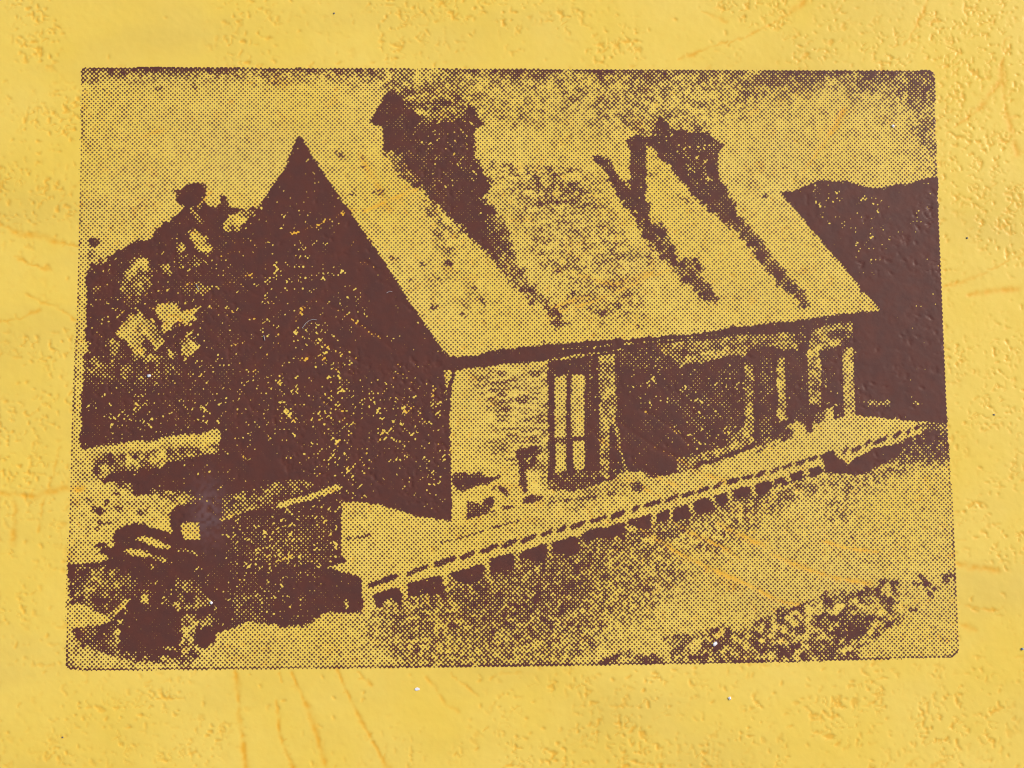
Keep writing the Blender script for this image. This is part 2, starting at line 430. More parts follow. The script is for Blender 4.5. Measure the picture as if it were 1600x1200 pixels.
for x, y, r, ry in ((140, 780, 6, 3), (165, 783, 5, 3), (157, 800, 7, 5), (148, 798, 8, 4), (185, 795, 8, 4), (150, 824, 5, 4), (180, 770, 5, 3),
                    (165, 818, 10, 3), (190, 762, 5, 4), (160, 852, 9, 5), (220, 803, 4, 5), (230, 795, 5, 3), (152, 735, 6, 4),
                    (175, 712, 5, 3), (215, 712, 7, 5), (240, 706, 5, 4)):
    B(x, y, r, .85, ry)

# --- lorry
LORRY = [(106, 884), (172, 874), (170, 868), (152, 864), (160, 857), (178, 856), (180, 830), (196, 822), (215, 818), (230, 820), (246, 829),
         (268, 836), (266, 815), (262, 801), (270, 795), (296, 786), (312, 781), (334, 786), (300, 771), (262, 766), (236, 764), (226, 770),
         (212, 776), (206, 759), (190, 753), (160, 754), (150, 748), (180, 739), (230, 733), (265, 722), (300, 712), (344, 705), (344, 690),
         (380, 690), (385, 740), (440, 775), (534, 760), (533, 783), (533, 868), (541, 877), (515, 884), (530, 893), (548, 897), (566, 905),
         (566, 955), (555, 957), (545, 961), (530, 955), (510, 955), (500, 962), (488, 971), (470, 978), (440, 980), (430, 975), (395, 972),
         (375, 975), (360, 985), (338, 990), (336, 1003), (322, 1016), (305, 1032), (270, 1032), (230, 1036), (200, 1031), (160, 1026),
         (125, 1000), (112, 985)]
P(LORRY, 1.06, .06, 2, reg=R_LORRY, wob=2)
P([(345, 795), (440, 760), (536, 756), (534, 783), (533, 868), (541, 877), (515, 884), (530, 893), (548, 897), (566, 905), (566, 955),
   (545, 961), (510, 955), (488, 971), (440, 980), (395, 972), (350, 985)], 1.03, .09, 0, reg=R_BODY)
S([(380, 830), (500, 830), (500, 880), (400, 880)], .9, .13, 12, only=R_BODY)
S([(360, 930), (420, 920), (420, 965), (365, 972)], .86, .16, 8, only=R_BODY)
P([(545, 900), (566, 906), (566, 955), (545, 958), (520, 952), (500, 905)], 1.05, .02)
P([(538, 940), (543, 935), (546, 944), (543, 953), (539, 950)], .35, .05)
P([(345, 792), (352, 775), (400, 762), (440, 751), (468, 748), (494, 757), (470, 770), (432, 784), (400, 795), (350, 815)], .78, .17)
P([(430, 790), (435, 785), (480, 773), (530, 757), (536, 761), (533, 766), (490, 780), (437, 794)], .28, .05, reg=R_STRIP)
L([(345, 812), (370, 802), (395, 794)], 5, .55, .15)
P([(283, 817), (311, 816), (313, 842), (302, 844), (288, 842), (284, 834)], .22, .02, reg=R_CABWIN, wob=.4)
P([(213, 843), (222, 837), (240, 840), (266, 852), (264, 858), (245, 855), (225, 848)], .22, .03)
P([(194, 861), (202, 856), (220, 860), (240, 868), (236, 872), (212, 869)], .22, .03)
L([(236, 870), (252, 874), (266, 879)], 5, .55, .15)
L([(289, 860), (308, 866)], 4.5, .5, .12)
P([(116, 896), (185, 890), (205, 915), (198, 940), (172, 958), (150, 952), (130, 942), (114, 944)], .82, .17, 0)
P([(104, 944), (130, 943), (150, 955), (178, 966), (172, 975), (150, 981), (128, 979), (104, 985)], .24, .05)
P([(160, 962), (176, 952), (202, 933), (204, 938), (186, 957), (176, 968)], .38, .1)
P([(118, 982), (186, 972), (184, 1008), (186, 1030), (150, 1020), (125, 1002)], .84, .17, 2)
P([(103, 990), (115, 990), (125, 1003), (150, 1018), (185, 1027), (230, 1036), (300, 1032), (300, 1048), (103, 1048)], .33, .15, reg=R_YARD)
B(226, 936, 6, .3); B(277, 947, 6, .25); B(190, 971, 5, .4); B(183, 986, 5, .45); B(183, 1000, 4, .45, 6)
P([(275, 905), (325, 905), (330, 935), (325, 950), (290, 950), (274, 930)], .84, .14)
P([(284, 962), (338, 962), (342, 1000), (330, 1024), (300, 1034), (282, 1020)], .80, .3, 2, wob=2.5)
B(318, 994, 16, 1.1, 17, .03)
P([(180, 1018), (240, 1026), (290, 1022), (320, 1022), (300, 1034), (240, 1038), (190, 1032)], .76, .34, 2, wob=3)
P([(120, 885), (185, 885), (215, 905), (205, 935), (180, 955), (150, 950), (118, 940)], .80, .26, 2, wob=3)
P([(205, 925), (260, 915), (268, 945), (220, 955)], .97, .15, 2, wob=3)
B(226, 936, 6, .3); B(277, 947, 6, .25)
P([(160, 962), (176, 952), (202, 933), (204, 938), (186, 957), (176, 968)], .38, .1)
L([(283, 1008), (288, 994), (298, 982), (310, 971), (330, 967)], 4, .45, .12)
L([(285, 985), (292, 970), (300, 968)], 5, .7, .15)
B(290, 1016, 7, .35, 6); B(318, 1015, 5, .3); B(265, 1013, 12, .5, 4); B(310, 1030, 16, .5, 6, .2); B(270, 1034, 12, .45, 5, .2)

# --- platform
PLAT = [(534, 783), (592, 788), (622, 798), (650, 806), (706, 815), (730, 811), (770, 801), (830, 786), (857, 777), (900, 766), (940, 757),
        (963, 747), (968, 738), (1004, 736), (1012, 747), (1030, 747), (1060, 741), (1150, 711), (1216, 685), (1232, 664), (1246, 657),
        (1258, 666), (1270, 668), (1272, 655), (1290, 652), (1291, 636), (1302, 636), (1303, 656), (1320, 650), (1335, 648), (1365, 651),
        (1400, 655), (1450, 661), (1452, 668), (1440, 676), (1380, 700), (1310, 722), (1200, 752), (1100, 779), (1000, 808), (900, 839),
        (800, 866), (700, 899), (640, 915), (620, 921), (586, 926), (584, 955), (566, 955), (565, 905), (548, 897), (530, 893), (515, 884),
        (541, 877), (533, 868)]
P(PLAT, .26, .04, 0, reg=R_PLAT)
S([(850, 770), (960, 745), (1000, 765), (960, 790), (860, 800)], .36, .15, 7, only=R_PLAT)
S([(1000, 740), (1130, 715), (1140, 730), (1010, 765)], .33, .14, 7, only=R_PLAT)
P([(985, 754), (998, 752), (1008, 762), (1000, 770), (988, 766)], .85, .15)
P([(1258, 650), (1270, 650), (1270, 676), (1259, 676)], 1.05, .03)
P([(1178, 692), (1216, 680), (1230, 668), (1240, 672), (1238, 684), (1204, 698), (1180, 708)], .84, .2)
P([(1272, 645), (1290, 640), (1290, 656), (1274, 662)], .8, .2)
L([(690, 848), (740, 835), (770, 824), (810, 814)], 2.5, .7, .2)
L([(545, 842), (570, 838), (578, 834)], 3.5, .75, .2)
L([(860, 786), (900, 780), (960, 772)], 4, .6, .2)
L([(1185, 700), (1215, 690)], 6, .4, .1)
DASH = [(574, 620, 915, 901), (634, 669, 897, 884), (677, 712, 882, 873), (719, 744, 871, 863), (751, 778, 862, 853), (783, 808, 853, 844),
        (815, 839, 845, 837), (845, 863, 836, 829), (870, 886, 829, 823), (891, 916, 824, 816), (922, 948, 815, 807), (953, 976, 807, 800),
        (986, 1001, 798, 792), (1006, 1033, 791, 783), (1039, 1060, 782, 774), (1065, 1086, 775, 769), (1089, 1108, 769, 761),
        (1113, 1130, 762, 755), (1135, 1155, 755, 749), (1159, 1177, 748, 743), (1180, 1198, 743, 737), (1202, 1218, 737, 732),
        (1222, 1238, 731, 726), (1243, 1260, 725, 720), (1262, 1277, 719, 715), (1316, 1327, 706, 701), (1330, 1347, 705, 698),
        (1350, 1361, 695, 690), (1364, 1387, 692, 684), (1394, 1409, 681, 675), (1414, 1423, 676, 672), (1427, 1438, 671, 667)]
for xa, xb, ya, yb in DASH:
    h = 4.3 if xa < 900 else 3.7
    P([(xa, ya - h * .5), (xa + 4, ya - h), (xb - 2, yb - h), (xb, yb - h * .2), (xb - 3, yb + h), (xa + 2, ya + h)], 1.0, .05,
      reg=region('slot', R_PLAT, None))
BAYS = [[(583, 930), (604, 922), (626, 918), (628, 940), (630, 948), (616, 938), (608, 934), (598, 942), (600, 950), (588, 948)],
        [(636, 912), (690, 899), (692, 922), (696, 930), (664, 928), (650, 932), (638, 932)],
        [(702, 896), (754, 880), (756, 900), (748, 905), (730, 912), (712, 908)],
        [(765, 873), (800, 865), (804, 880), (796, 893), (780, 890), (766, 895)],
        [(814, 862), (852, 849), (856, 864), (848, 878), (828, 876), (815, 872)],
        [(862, 847), (898, 838), (906, 856), (900, 868), (882, 864), (866, 862)],
        [(906, 838), (922, 827), (946, 823), (946, 840), (916, 847)],
        [(944, 826), (974, 815), (977, 832), (960, 838), (946, 840)],
        [(983, 813), (1016, 804), (1018, 822), (1010, 828), (986, 820)],
        [(1024, 804), (1046, 796), (1046, 810), (1040, 816), (1026, 812)],
        [(1053, 796), (1074, 787), (1076, 798), (1086, 804), (1060, 814), (1050, 812)],
        [(1082, 784), (1108, 777), (1116, 794), (1106, 802), (1084, 798)],
        [(1114, 774), (1136, 769), (1138, 786), (1122, 792)],
        [(1143, 766), (1172, 759), (1173, 772), (1150, 780)],
        [(1179, 757), (1204, 750), (1206, 764), (1184, 774)],
        [(1212, 748), (1227, 743), (1228, 754), (1213, 758)],
        [(1234, 742), (1253, 734), (1256, 748), (1238, 753)],
        [(1262, 732), (1280, 727), (1284, 740), (1268, 746)],
        [(1279, 713), (1290, 707), (1300, 704), (1308, 713), (1320, 722), (1324, 726), (1338, 714), (1356, 708), (1362, 702), (1400, 694),
         (1412, 700), (1404, 714), (1370, 728), (1360, 738), (1330, 742), (1290, 738), (1288, 722)],
        [(1411, 686), (1422, 683), (1425, 694), (1413, 696)],
        [(1428, 682), (1437, 680), (1442, 695), (1431, 697)],
        [(1447, 678), (1456, 672), (1467, 670), (1465, 684), (1455, 692), (1446, 690)]]
# --- yard
YARD = [(566, 955), (584, 955), (586, 926), (620, 921), (700, 899), (800, 866), (900, 839), (1000, 808), (1100, 779), (1200, 752), (1310, 722),
        (1380, 700), (1440, 676), (1452, 664), (1500, 660), (1500, 1050), (300, 1050), (300, 1034), (322, 1016), (338, 1000), (338, 990),
        (360, 985), (375, 975), (395, 972), (430, 975), (440, 980), (470, 978), (488, 971), (510, 955), (545, 961)]
P(YARD, .29, .045, 4, reg=R_YARD)
S([(575, 945), (640, 925), (760, 890), (900, 845), (1010, 815), (1010, 870), (960, 960), (900, 1030), (640, 1045), (600, 1000)], .62, .17, 22, only=R_YARD)
S([(690, 920), (900, 850), (960, 840), (900, 960), (860, 1020), (720, 1020)], .73, .17, 26, only=R_YARD)
S([(640, 918), (900, 840), (1100, 782), (1210, 752), (1210, 775), (1120, 830), (1000, 860), (760, 905)], .72, .17, 9, only=R_YARD)
S([(940, 860), (1040, 840), (1080, 900), (1000, 960), (930, 960)], .50, .15, 20, only=R_YARD)
S([(1080, 810), (1180, 780), (1200, 800), (1140, 850), (1100, 880)], .52, .15, 12, only=R_YARD)
S([(1200, 765), (1420, 715), (1420, 740), (1350, 765), (1280, 770)], .50, .17, 7, only=R_YARD)
S([(1280, 780), (1340, 770), (1330, 815), (1300, 825)], .40, .12, 8, only=R_YARD)
S([(1190, 760), (1260, 745), (1240, 790), (1200, 810)], .52, .15, 8, only=R_YARD)
S([(1380, 700), (1450, 675), (1484, 680), (1486, 725), (1440, 725), (1390, 728)], .78, .16, 6, only=R_YARD)
S([(640, 985), (900, 985), (900, 1045), (640, 1045)], .52, .16, 16, only=R_YARD)
P([(1440, 662), (1478, 664), (1482, 700), (1484, 722), (1460, 718), (1446, 700), (1440, 680)], .80, .2)
L([(690, 925), (735, 905)], 3, .35, .1)
for (xa, ya), (xb, yb), wd in (((632, 920), (634, 944), 8), ((696, 900), (699, 922), 8), ((760, 880), (762, 904), 8), ((808, 866), (809, 886), 9),
                               ((858, 850), (860, 868), 7), ((980, 816), (981, 836), 5), ((1021, 804), (1022, 822), 6), ((1049, 797), (1050, 812), 6),
                               ((1079, 788), (1081, 802), 6), ((1111, 778), (1115, 792), 5), ((1139, 770), (1142, 786), 5), ((1176, 760), (1178, 774), 5),
                               ((1209, 750), (1210, 764), 5), ((1231, 743), (1234, 756), 5), ((1259, 735), (1262, 750), 5), ((1287, 722), (1290, 734), 4)):
    L([(xa, ya), (xb, yb)], wd, .34, .06)
for q in BAYS:
    P(q, 1.15, .03, 2, reg=region('bay', R_PLAT, None))
BUSH = [(1040, 996), (1060, 988), (1076, 984), (1100, 990), (1130, 978), (1146, 978), (1160, 988), (1180, 972), (1204, 962), (1218, 950), (1240, 943),
        (1262, 940), (1280, 934), (1298, 928), (1310, 922), (1345, 922), (1364, 918), (1378, 908), (1390, 907), (1402, 910), (1404, 930),
        (1412, 950), (1416, 966), (1400, 978), (1372, 986), (1372, 996), (1356, 1008), (1340, 1012), (1344, 1032), (1330, 1030), (1300, 1034),
        (1100, 1037), (1060, 1037)]
P(BUSH, .60, .36, 2, reg=R_BUSH, wob=3)
P([(936, 1032), (960, 1022), (990, 1018), (1040, 1026), (1040, 1040), (936, 1040)], .7, .3, 2)
P([(1318, 974), (1340, 968), (1352, 974), (1350, 990), (1340, 1000), (1326, 996)], 1.0, .1, 2)
for x, y, r, ry in ((1440, 902, 6, 6), (1445, 912, 9, 5), (1475, 905, 7, 6), (1428, 912, 5, 4), (1398, 913, 7, 6), (1381, 909, 4, 4), (1488, 898, 5, 3),
                    (1462, 919, 6, 3), (1419, 949, 4, 3), (1428, 953, 4, 3), (1412, 966, 5, 4), (1395, 973, 6, 5), (1180, 1012, 8, 8),
                    (1335, 1022, 5, 9), (1330, 836, 3, 2), (1452, 930, 5, 4), (1290, 926, 4, 3), (1308, 938, 4, 3)):
    B(x, y, r, .92, ry)

# ------------------------------------------------------------------ the grain of the leatherette
dens = np.full((NY, NX), 0.10, np.float32)


def D(pts, v, r=18):
    s, m = inside(pts, 3.0)
    full = np.zeros((NY, NX), np.float32)
    full[s] = m
    p = window(pts, 4 * r + 8)
    b = blur(full[p], r)
    dens[p] = dens[p] * (1 - b) + v * b


D([(-150, -150), (1750, -150), (1750, 1350), (-150, 1350)], .16)
D([(1470, -150), (1750, -150), (1750, 420), (1560, 400), (1480, 330), (1470, 250)], .62)
D([(1440, 0), (1600, 0), (1600, 100), (1460, 100)], .75)
D([(1240, 60), (1420, 60), (1420, 108), (1240, 108)], .7, 10)
D([(1100, 0), (1300, -60), (1330, 40), (1180, 60)], .4)
D([(560, -60), (760, -60), (760, 30), (690, 100), (570, 104), (600, 50)], .75, 12)
D([(780, -40), (920, -40), (910, 40), (760, 40)], .55, 12)
D([(925, 30), (1000, 40), (990, 104), (930, 104)], .6, 10)
D([(310, -20), (440, -20), (430, 100), (350, 104), (360, 50)], .6, 12)
D([(90, -40), (310, -20), (320, 100), (110, 100)], .03, 14)
D([(0, -40), (90, -40), (80, 104), (30, 104)], .5, 12)
D([(0, 150), (120, 130), (120, 230), (40, 210)], .45, 12)
D([(0, 260), (120, 270), (120, 345), (0, 335)], .6, 12)
D([(-60, 380), (115, 400), (110, 520), (-60, 520)], .10)
D([(-60, 520), (112, 530), (106, 760), (-60, 760)], .35)
D([(-60, 760), (105, 780), (100, 1000), (-60, 1000)], .25)
D([(1480, 420), (1600, 430), (1600, 520), (1490, 500)], .16)
D([(1485, 520), (1700, 520), (1700, 900), (1500, 880)], .42)
D([(100, 1060), (360, 1060), (340, 1300), (0, 1300)], .3)
D([(360, 1050), (760, 1050), (760, 1190), (360, 1190)], .10)
D([(780, 1045), (1560, 1045), (1560, 1300), (780, 1300)], .36)
D([(600, 1150), (780, 1130), (800, 1300), (600, 1300)], .2)
D([(1350, 290), (1480, 300), (1484, 450), (1400, 440)], .40, 20)
D([(150, 110), (1450, 115), (1450, 290), (150, 290)], .06, 20)
D([(420, 560), (700, 560), (700, 780), (420, 760)], .42, 20)
D([(140, 400), (400, 400), (400, 680), (140, 680)], .30, 20)
D([(600, 150), (740, 150), (760, 300), (620, 280)], .36, 12)

pit = np.zeros((NY, NX), np.float32)
crease = np.zeros((NY, NX), np.float32)


def stroke(arr, pts, wd, dep):
    s, dd = seg_dist(pts, int(wd * 3) + 2)
    arr[s] = np.maximum(arr[s], dep * np.exp(-(dd / wd) ** 2))


# worm-like broken grooves where the grain is dense
wn = vnoise(8.5, 8.5, 31) + .5 * vnoise(4.6, 4.6, 32)
worm = np.exp(-(wn / .135) ** 2) * np.clip((vnoise(12, 12, 33) + .5 * vnoise(5, 5, 34) + .1) * 2.2, 0, 1)
worm2 = np.clip((vnoise(6.5, 6.5, 35) + .45 * vnoise(3.6, 3.6, 36) - .48) * 2.6, 0, 1)
local = np.clip(1.15 * dens * (1 + .9 * vnoise(38, 38, 37) + .3 * n_big), 0, 1)
pit = np.maximum(worm * np.clip((local - .22) * 2.6, 0, 1), worm2 * np.clip((local - .10) * 2.4, 0, 1)).astype(np.float32)
N = 9000
cx = X0 + rng.rand(N) * NX
cy = Y0 + rng.rand(N) * NY
acc = rng.rand(N)
for i in range(N):
    iy, ix = int(cy[i] - Y0), int(cx[i] - X0)
    if acc[i] > dens[iy, ix] * .75:
        continue
    x, y = cx[i], cy[i]
    a0 = rng.rand() * 6.283
    q = [(x, y)]
    for j in range(rng.randint(1, 4)):
        a0 += rng.uniform(-1.0, 1.0)
        l_ = rng.uniform(1.2, 3.6)
        x, y = x + l_ * math.cos(a0), y + l_ * math.sin(a0)
        q.append((x, y))
    for j in range(len(q) - 1):
        stroke(pit, [q[j], q[j + 1]], rng.uniform(1.0, 2.3), rng.uniform(.35, 1.0))

CREASES = [
    [(368, 1045), (371, 1080), (375, 1108), (371, 1120), (378, 1145), (384, 1190), (380, 1260)],
    [(437, 1050), (440, 1070)], [(432, 1095), (436, 1120), (437, 1150), (447, 1175), (456, 1195), (470, 1240)],
    [(455, 1050), (470, 1080), (480, 1105), (490, 1128), (494, 1145), (501, 1170), (512, 1205), (530, 1250)],
    [(526, 1045), (535, 1065), (549, 1095), (564, 1128), (576, 1147), (588, 1168), (606, 1200), (640, 1260)],
    [(558, 1048), (568, 1060), (580, 1070)], [(658, 1050), (680, 1075), (695, 1100), (716, 1112)], [(708, 1058), (728, 1072), (748, 1088)],
    [(0, 350), (30, 366), (62, 370), (95, 378), (125, 388)], [(20, 397), (45, 412), (80, 422)], [(40, 460), (65, 472), (90, 480), (118, 500)],
    [(-20, 505), (30, 498), (62, 484)], [(-20, 768), (16, 772), (50, 776), (100, 764), (130, 763)], [(92, 700), (84, 740), (66, 790), (60, 830)],
    [(20, 775), (24, 800), (20, 850)], [(1475, 448), (1500, 441), (1530, 430), (1560, 416), (1578, 405), (1620, 392)],
    [(1510, 461), (1545, 455), (1592, 450)], [(1060, 92), (1078, 86), (1120, 70), (1165, 58), (1200, 40), (1228, 24), (1260, 0)],
    [(1100, 18), (1135, 34)], [(1452, -10), (1442, 22), (1425, 52), (1412, 70)], [(1490, 880), (1520, 886), (1560, 892)], [(1500, 945), (1530, 950), (1560, 955)],
    [(1500, 975), (1525, 985)], [(1490, 200), (1530, 170), (1560, 130)], [(1570, 60), (1565, 110), (1570, 160), (1590, 240)],
    [(1027, 843), (1070, 870), (1120, 893), (1165, 912), (1215, 938), (1250, 946)], [(1050, 815), (1090, 838), (1130, 855), (1155, 874)],
    [(1125, 820), (1172, 842), (1206, 858)], [(1210, 868), (1245, 884), (1300, 902), (1360, 912)], [(1285, 845), (1312, 856), (1370, 862)],
    [(1020, 700), (1060, 715), (1085, 735), (1130, 752)], [(970, 740), (1000, 760), (1030, 775)],
    [(340, 402), (375, 392), (440, 370), (480, 358), (520, 342), (545, 328)], [(525, 402), (545, 386), (562, 366)],
    [(340, 448), (372, 436), (396, 428)], [(372, 440), (390, 455), (412, 466), (428, 474)],
    [(494, 462), (470, 486), (456, 508), (440, 532), (420, 552), (398, 572), (396, 590)],
    [(490, 464), (520, 480), (540, 492), (560, 508), (590, 526), (605, 540), (622, 552)],
    [(484, 532), (505, 537), (520, 545), (534, 552), (560, 560)], [(466, 572), (474, 562), (490, 557), (508, 560)],
    [(362, 486), (395, 497), (425, 512), (440, 524)], [(355, 540), (380, 535), (394, 536), (402, 550)], [(382, 595), (378, 612), (396, 640)],
    [(360, 668), (368, 684), (378, 708), (386, 725)], [(415, 672), (424, 690)], [(560, 410), (575, 412), (590, 425)],
    [(1000, 640), (1022, 652), (1045, 665), (1075, 690)], [(905, 652), (940, 690), (985, 705)], [(370, 900), (376, 912), (382, 925)], [(430, 880), (475, 858)],
    [(230, 452), (228, 470), (240, 486)], [(345, 370), (372, 378), (398, 376)], [(205, 655), (230, 640)], [(284, 470), (282, 452), (300, 440)],
    [(560, 240), (590, 290), (610, 330)], [(1000, 420), (1020, 432), (1050, 420)], [(905, 430), (960, 445), (1010, 430)], [(860, 480), (920, 462)],
    [(1255, 270), (1290, 220), (1320, 170)], [(220, 215), (260, 200)], [(300, 330), (330, 300)]]
for c in CREASES:
    q = []
    for (xa, ya), (xb, yb) in zip(c[:-1], c[1:]):
        n = max(2, int(math.hypot(xb - xa, yb - ya) / 4))
        for j in range(n):
            q.append((xa + (xb - xa) * j / n + rng.uniform(-1.5, 1.5), ya + (yb - ya) * j / n + rng.uniform(-1.5, 1.5)))
    q.append(c[-1])
    wd = 2.0
    for j in range(len(q) - 1):
        wd = min(max(wd + rng.uniform(-1.2, 1.2), 1.4), 5.2)
        if rng.rand() < .12:
            continue
        stroke(crease, [q[j], q[j + 1]], wd, rng.uniform(.6, 1.0))
        if rng.rand() < .22:
            a0 = rng.rand() * 6.283
            l_ = rng.uniform(3, 7)
            stroke(crease, [q[j], (q[j][0] + l_ * math.cos(a0), q[j][1] + l_ * math.sin(a0))], 1.2, .7)
crease *= np.clip(.75 + .5 * n_mid, .25, 1.1)
# long shallow folds where the press has missed: they run through the yard of the picture and the lower margin
fold = np.zeros((NY, NX), np.float32)
for c in ([(1020, 838), (1045, 856), (1075, 872), (1120, 893), (1165, 912), (1215, 938), (1245, 946)], [(1045, 812), (1090, 838), (1130, 855), (1158, 876)],
          [(1120, 816), (1172, 842), (1210, 860)], [(1205, 866), (1245, 884), (1300, 902), (1350, 910)], [(1000, 826), (1020, 842), (1050, 852)],
          [(1290, 846), (1330, 858), (1372, 862)], [(985, 720), (1020, 742), (1060, 760)], [(455, 1050), (480, 1105), (500, 1170), (515, 1215)],
          [(526, 1045), (549, 1095), (576, 1147), (606, 1200)], [(368, 1045), (373, 1108), (380, 1150), (384, 1195)], [(432, 1095), (437, 1150), (458, 1200)],
          [(440, 372), (480, 358), (545, 328)], [(490, 464), (540, 492), (590, 526), (622, 552)], [(494, 462), (456, 508), (420, 552)],
          [(860, 492), (930, 470), (1000, 440), (1020, 425)], [(570, 330), (610, 312), (650, 296)], [(960, 655), (1010, 690), (1060, 720)]):
    stroke(fold, c, rng.uniform(2.0, 3.2), 1.0)
fold *= np.clip(.7 + .7 * n_mid + .3 * n_fine, .0, 1.0)
crease = np.maximum(crease, .55 * fold)
groove = np.maximum(pit, crease)
swell = 0.6 * n_huge + 0.22 * n_big
relief = swell * .6 - np.where(print_mask, .75, .85) * pit - .5 * crease + .08 * n_mid + .05 * n_fine

# ------------------------------------------------------------------ ink tone: noise, skipped ink in the grooves, ragged edge
nz = np.zeros_like(tone)
for i, k in enumerate(KINDS):
    m = kind == i
    nz[m] = k[m]
# torn, grainy edges of the patches (the straight edges of walls and roof stay clean)
jig = np.zeros((NY, NX), np.float32)
for r_, v_ in ((R_ROOF, 4.0), (R_VENT1, 2.0), (R_VENT2, 2.0), (R_CHIM, 1.2), (R_SHED, 2.0), (R_TREES, 1.3), (R_YARD, 3.0), (R_BUSH, 4.0), (R_LORRY, .9),
               (R_BODY, 1.0), (R_PORCH, 1.0), (R_HILL, .8)):
    jig[rid == r_] = v_
keep = blur((np.isin(rid, (R_HOUSE, R_EAVE, R_MARGIN, R_HILL))).astype(np.float32), 4)
jig = blur(jig, 3) * np.clip(1 - 1.6 * keep, 0, 1)
jx_ = np.clip(np.rint(XX - X0 + jig * (vnoise(3.2, 3.2, 51) * 1.3 + .8 * n_fine)), 0, NX - 1).astype(int)
jy_ = np.clip(np.rint(YY - Y0 + jig * (vnoise(3.2, 3.2, 52) * 1.3 + .8 * vnoise(4.2, 4.2, 53))), 0, NY - 1).astype(int)
tone = tone[jy_, jx_]
amp = amp[jy_, jx_]
tone = np.interp(tone, [.2, .45, .7, 2.0], [.285, .495, .70, 2.0]).astype(np.float32)
lift = np.interp(tone, [.27, .36, .48, .75, .86, .97, 1.1], [.065, .14, .30, .36, .32, .16, .04]).astype(np.float32)
T = tone + np.maximum(amp * 1.35, lift) * nz
fd = np.full((NY, NX), .30, np.float32)
for q, v_ in (([(385, 590), (700, 590), (700, 770), (540, 770), (480, 720), (385, 690)], 1.0), ([(140, 550), (380, 550), (380, 690), (140, 690)], .9),
              ([(140, 400), (400, 400), (400, 560), (140, 560)], .7), ([(400, 330), (500, 270), (560, 400), (600, 500), (520, 600), (390, 590)], .8),
              ([(360, 800), (530, 790), (530, 880), (400, 970), (350, 960)], .8), ([(970, 560), (1160, 570), (1160, 700), (1060, 700)], .75),
              ([(110, 880), (340, 880), (340, 1030), (110, 1030)], .6), ([(600, 140), (760, 160), (770, 300), (690, 300)], .75),
              ([(1020, 210), (1130, 210), (1180, 370), (1100, 330)], .7), ([(1240, 290), (1390, 290), (1390, 410), (1280, 400)], .95),
              ([(1390, 400), (1484, 300), (1484, 650), (1345, 640), (1330, 480)], .05), ([(1220, 300), (1290, 340), (1376, 480), (1330, 480)], .1),
              ([(520, 340), (700, 555), (640, 560), (540, 420)], .1), ([(970, 690), (1040, 700), (1040, 745), (985, 735)], .0),
              ([(220, 930), (290, 930), (280, 1010), (200, 1010)], .1), ([(262, 792), (345, 790), (345, 880), (262, 880)], .0),
              ([(350, 800), (530, 775), (530, 880), (360, 890)], 1.15), ([(500, 900), (566, 905), (566, 955), (500, 955)], .05),
              ([(180, 832), (262, 840), (262, 880), (180, 880)], .1)):
    sl, m = inside(q, 4)
    ff = np.zeros((NY, NX), np.float32)
    ff[sl] = m
    pw = window(q, 90)
    bb = blur(ff[pw], 16)
    fd[pw] = fd[pw] * (1 - bb) + v_ * bb
dark = np.clip((tone - .82) * 9, 0, 1)
spk = vnoise(4.3, 4.3, 21) + .6 * vnoise(2.8, 2.8, 22) + .3 * n_big
spk2 = vnoise(2.6, 2.6, 23) + .35 * n_mid + .15 * n_big
spots = np.clip((spk - (1.27 - .44 * fd)) * 6, 0, 1.3) + np.clip((spk2 - (1.02 - .40 * fd)) * 6, 0, .9)
T -= dark * spots * .8
T -= dark * np.clip((crease - .45) * 2.2, 0, 1) * 1.2 * np.clip(.3 + 1.5 * n_fine + 1.0 * n_cell, 0, 1)
T -= dark * np.clip((pit - .7) * 3, 0, 1) * .8 * np.clip(-.1 + 1.5 * n_fine, 0, 1)
T -= (1 - dark) * np.clip((crease - .35) * 2, 0, 1) * np.clip(.5 + .8 * n_fine, 0, 1) * .42
T -= (1 - dark) * np.clip((fold - .3) * 1.8, 0, 1) * .30
full = print_mask.astype(np.float32)
soft = blur(full, 2)
rim = np.clip(1 - np.abs(soft - .72) / .28, 0, 1) * full
T = np.where(print_mask, T, 0)
right = np.interp(XX[0], [100, 160, 1380, 1500], [.30, .14, .14, .34])[None, :]
T = T + rim * (right + .42 * np.clip((YY - 1000) / 30, 0, 1) + .25 * n_mid)
T = T * np.clip((soft - .28) * 3.2, 0, 1)
T = np.clip(T, -.2, 1.25).astype(np.float32)
haze_spot = .8 * np.exp(-(((XX - 326) / 24) ** 2 + ((YY - 800) / 46) ** 2)) * np.clip(.6 + .7 * n_fine, 0, 1)  # greyish sheen of a scuffed spot, painted as colour
tint = np.clip(.28 * fold + .95 * crease + .75 * pit + np.clip(vnoise(9, 9, 41) + .6 * n_big - .75, 0, 1) * .5 * soft, 0, 1)  # more orange along pits, creases and folds, plus soft random patches

# ------------------------------------------------------------------ lay the drawing onto the cover as a fine mesh
STEP = 0.000155
GX = np.arange(-0.070, 0.070 + STEP / 2, STEP)
GY = np.arange(-0.058, 0.052 + STEP / 2, STEP)
gx, gy = np.meshgrid(GX, GY)
from mathutils import Euler
CR = np.array(Euler(CAM_ROT, 'XYZ').to_matrix())
CC = np.array(CAM_LOC)


def to_draw(x, y):
    q = np.stack([x - CC[0], y - CC[1], np.zeros_like(x) - CC[2]], -1) @ CR
    return 800 + F_PX * q[..., 0] / -q[..., 2], 600 - F_PX * q[..., 1] / -q[..., 2]


def from_draw(u, v_):
    ray = CR @ np.array([(u - 800) / F_PX, -(v_ - 600) / F_PX, -1.0])
    t = -CC[2] / ray[2]
    return CC[0] + ray[0] * t, CC[1] + ray[1] * t


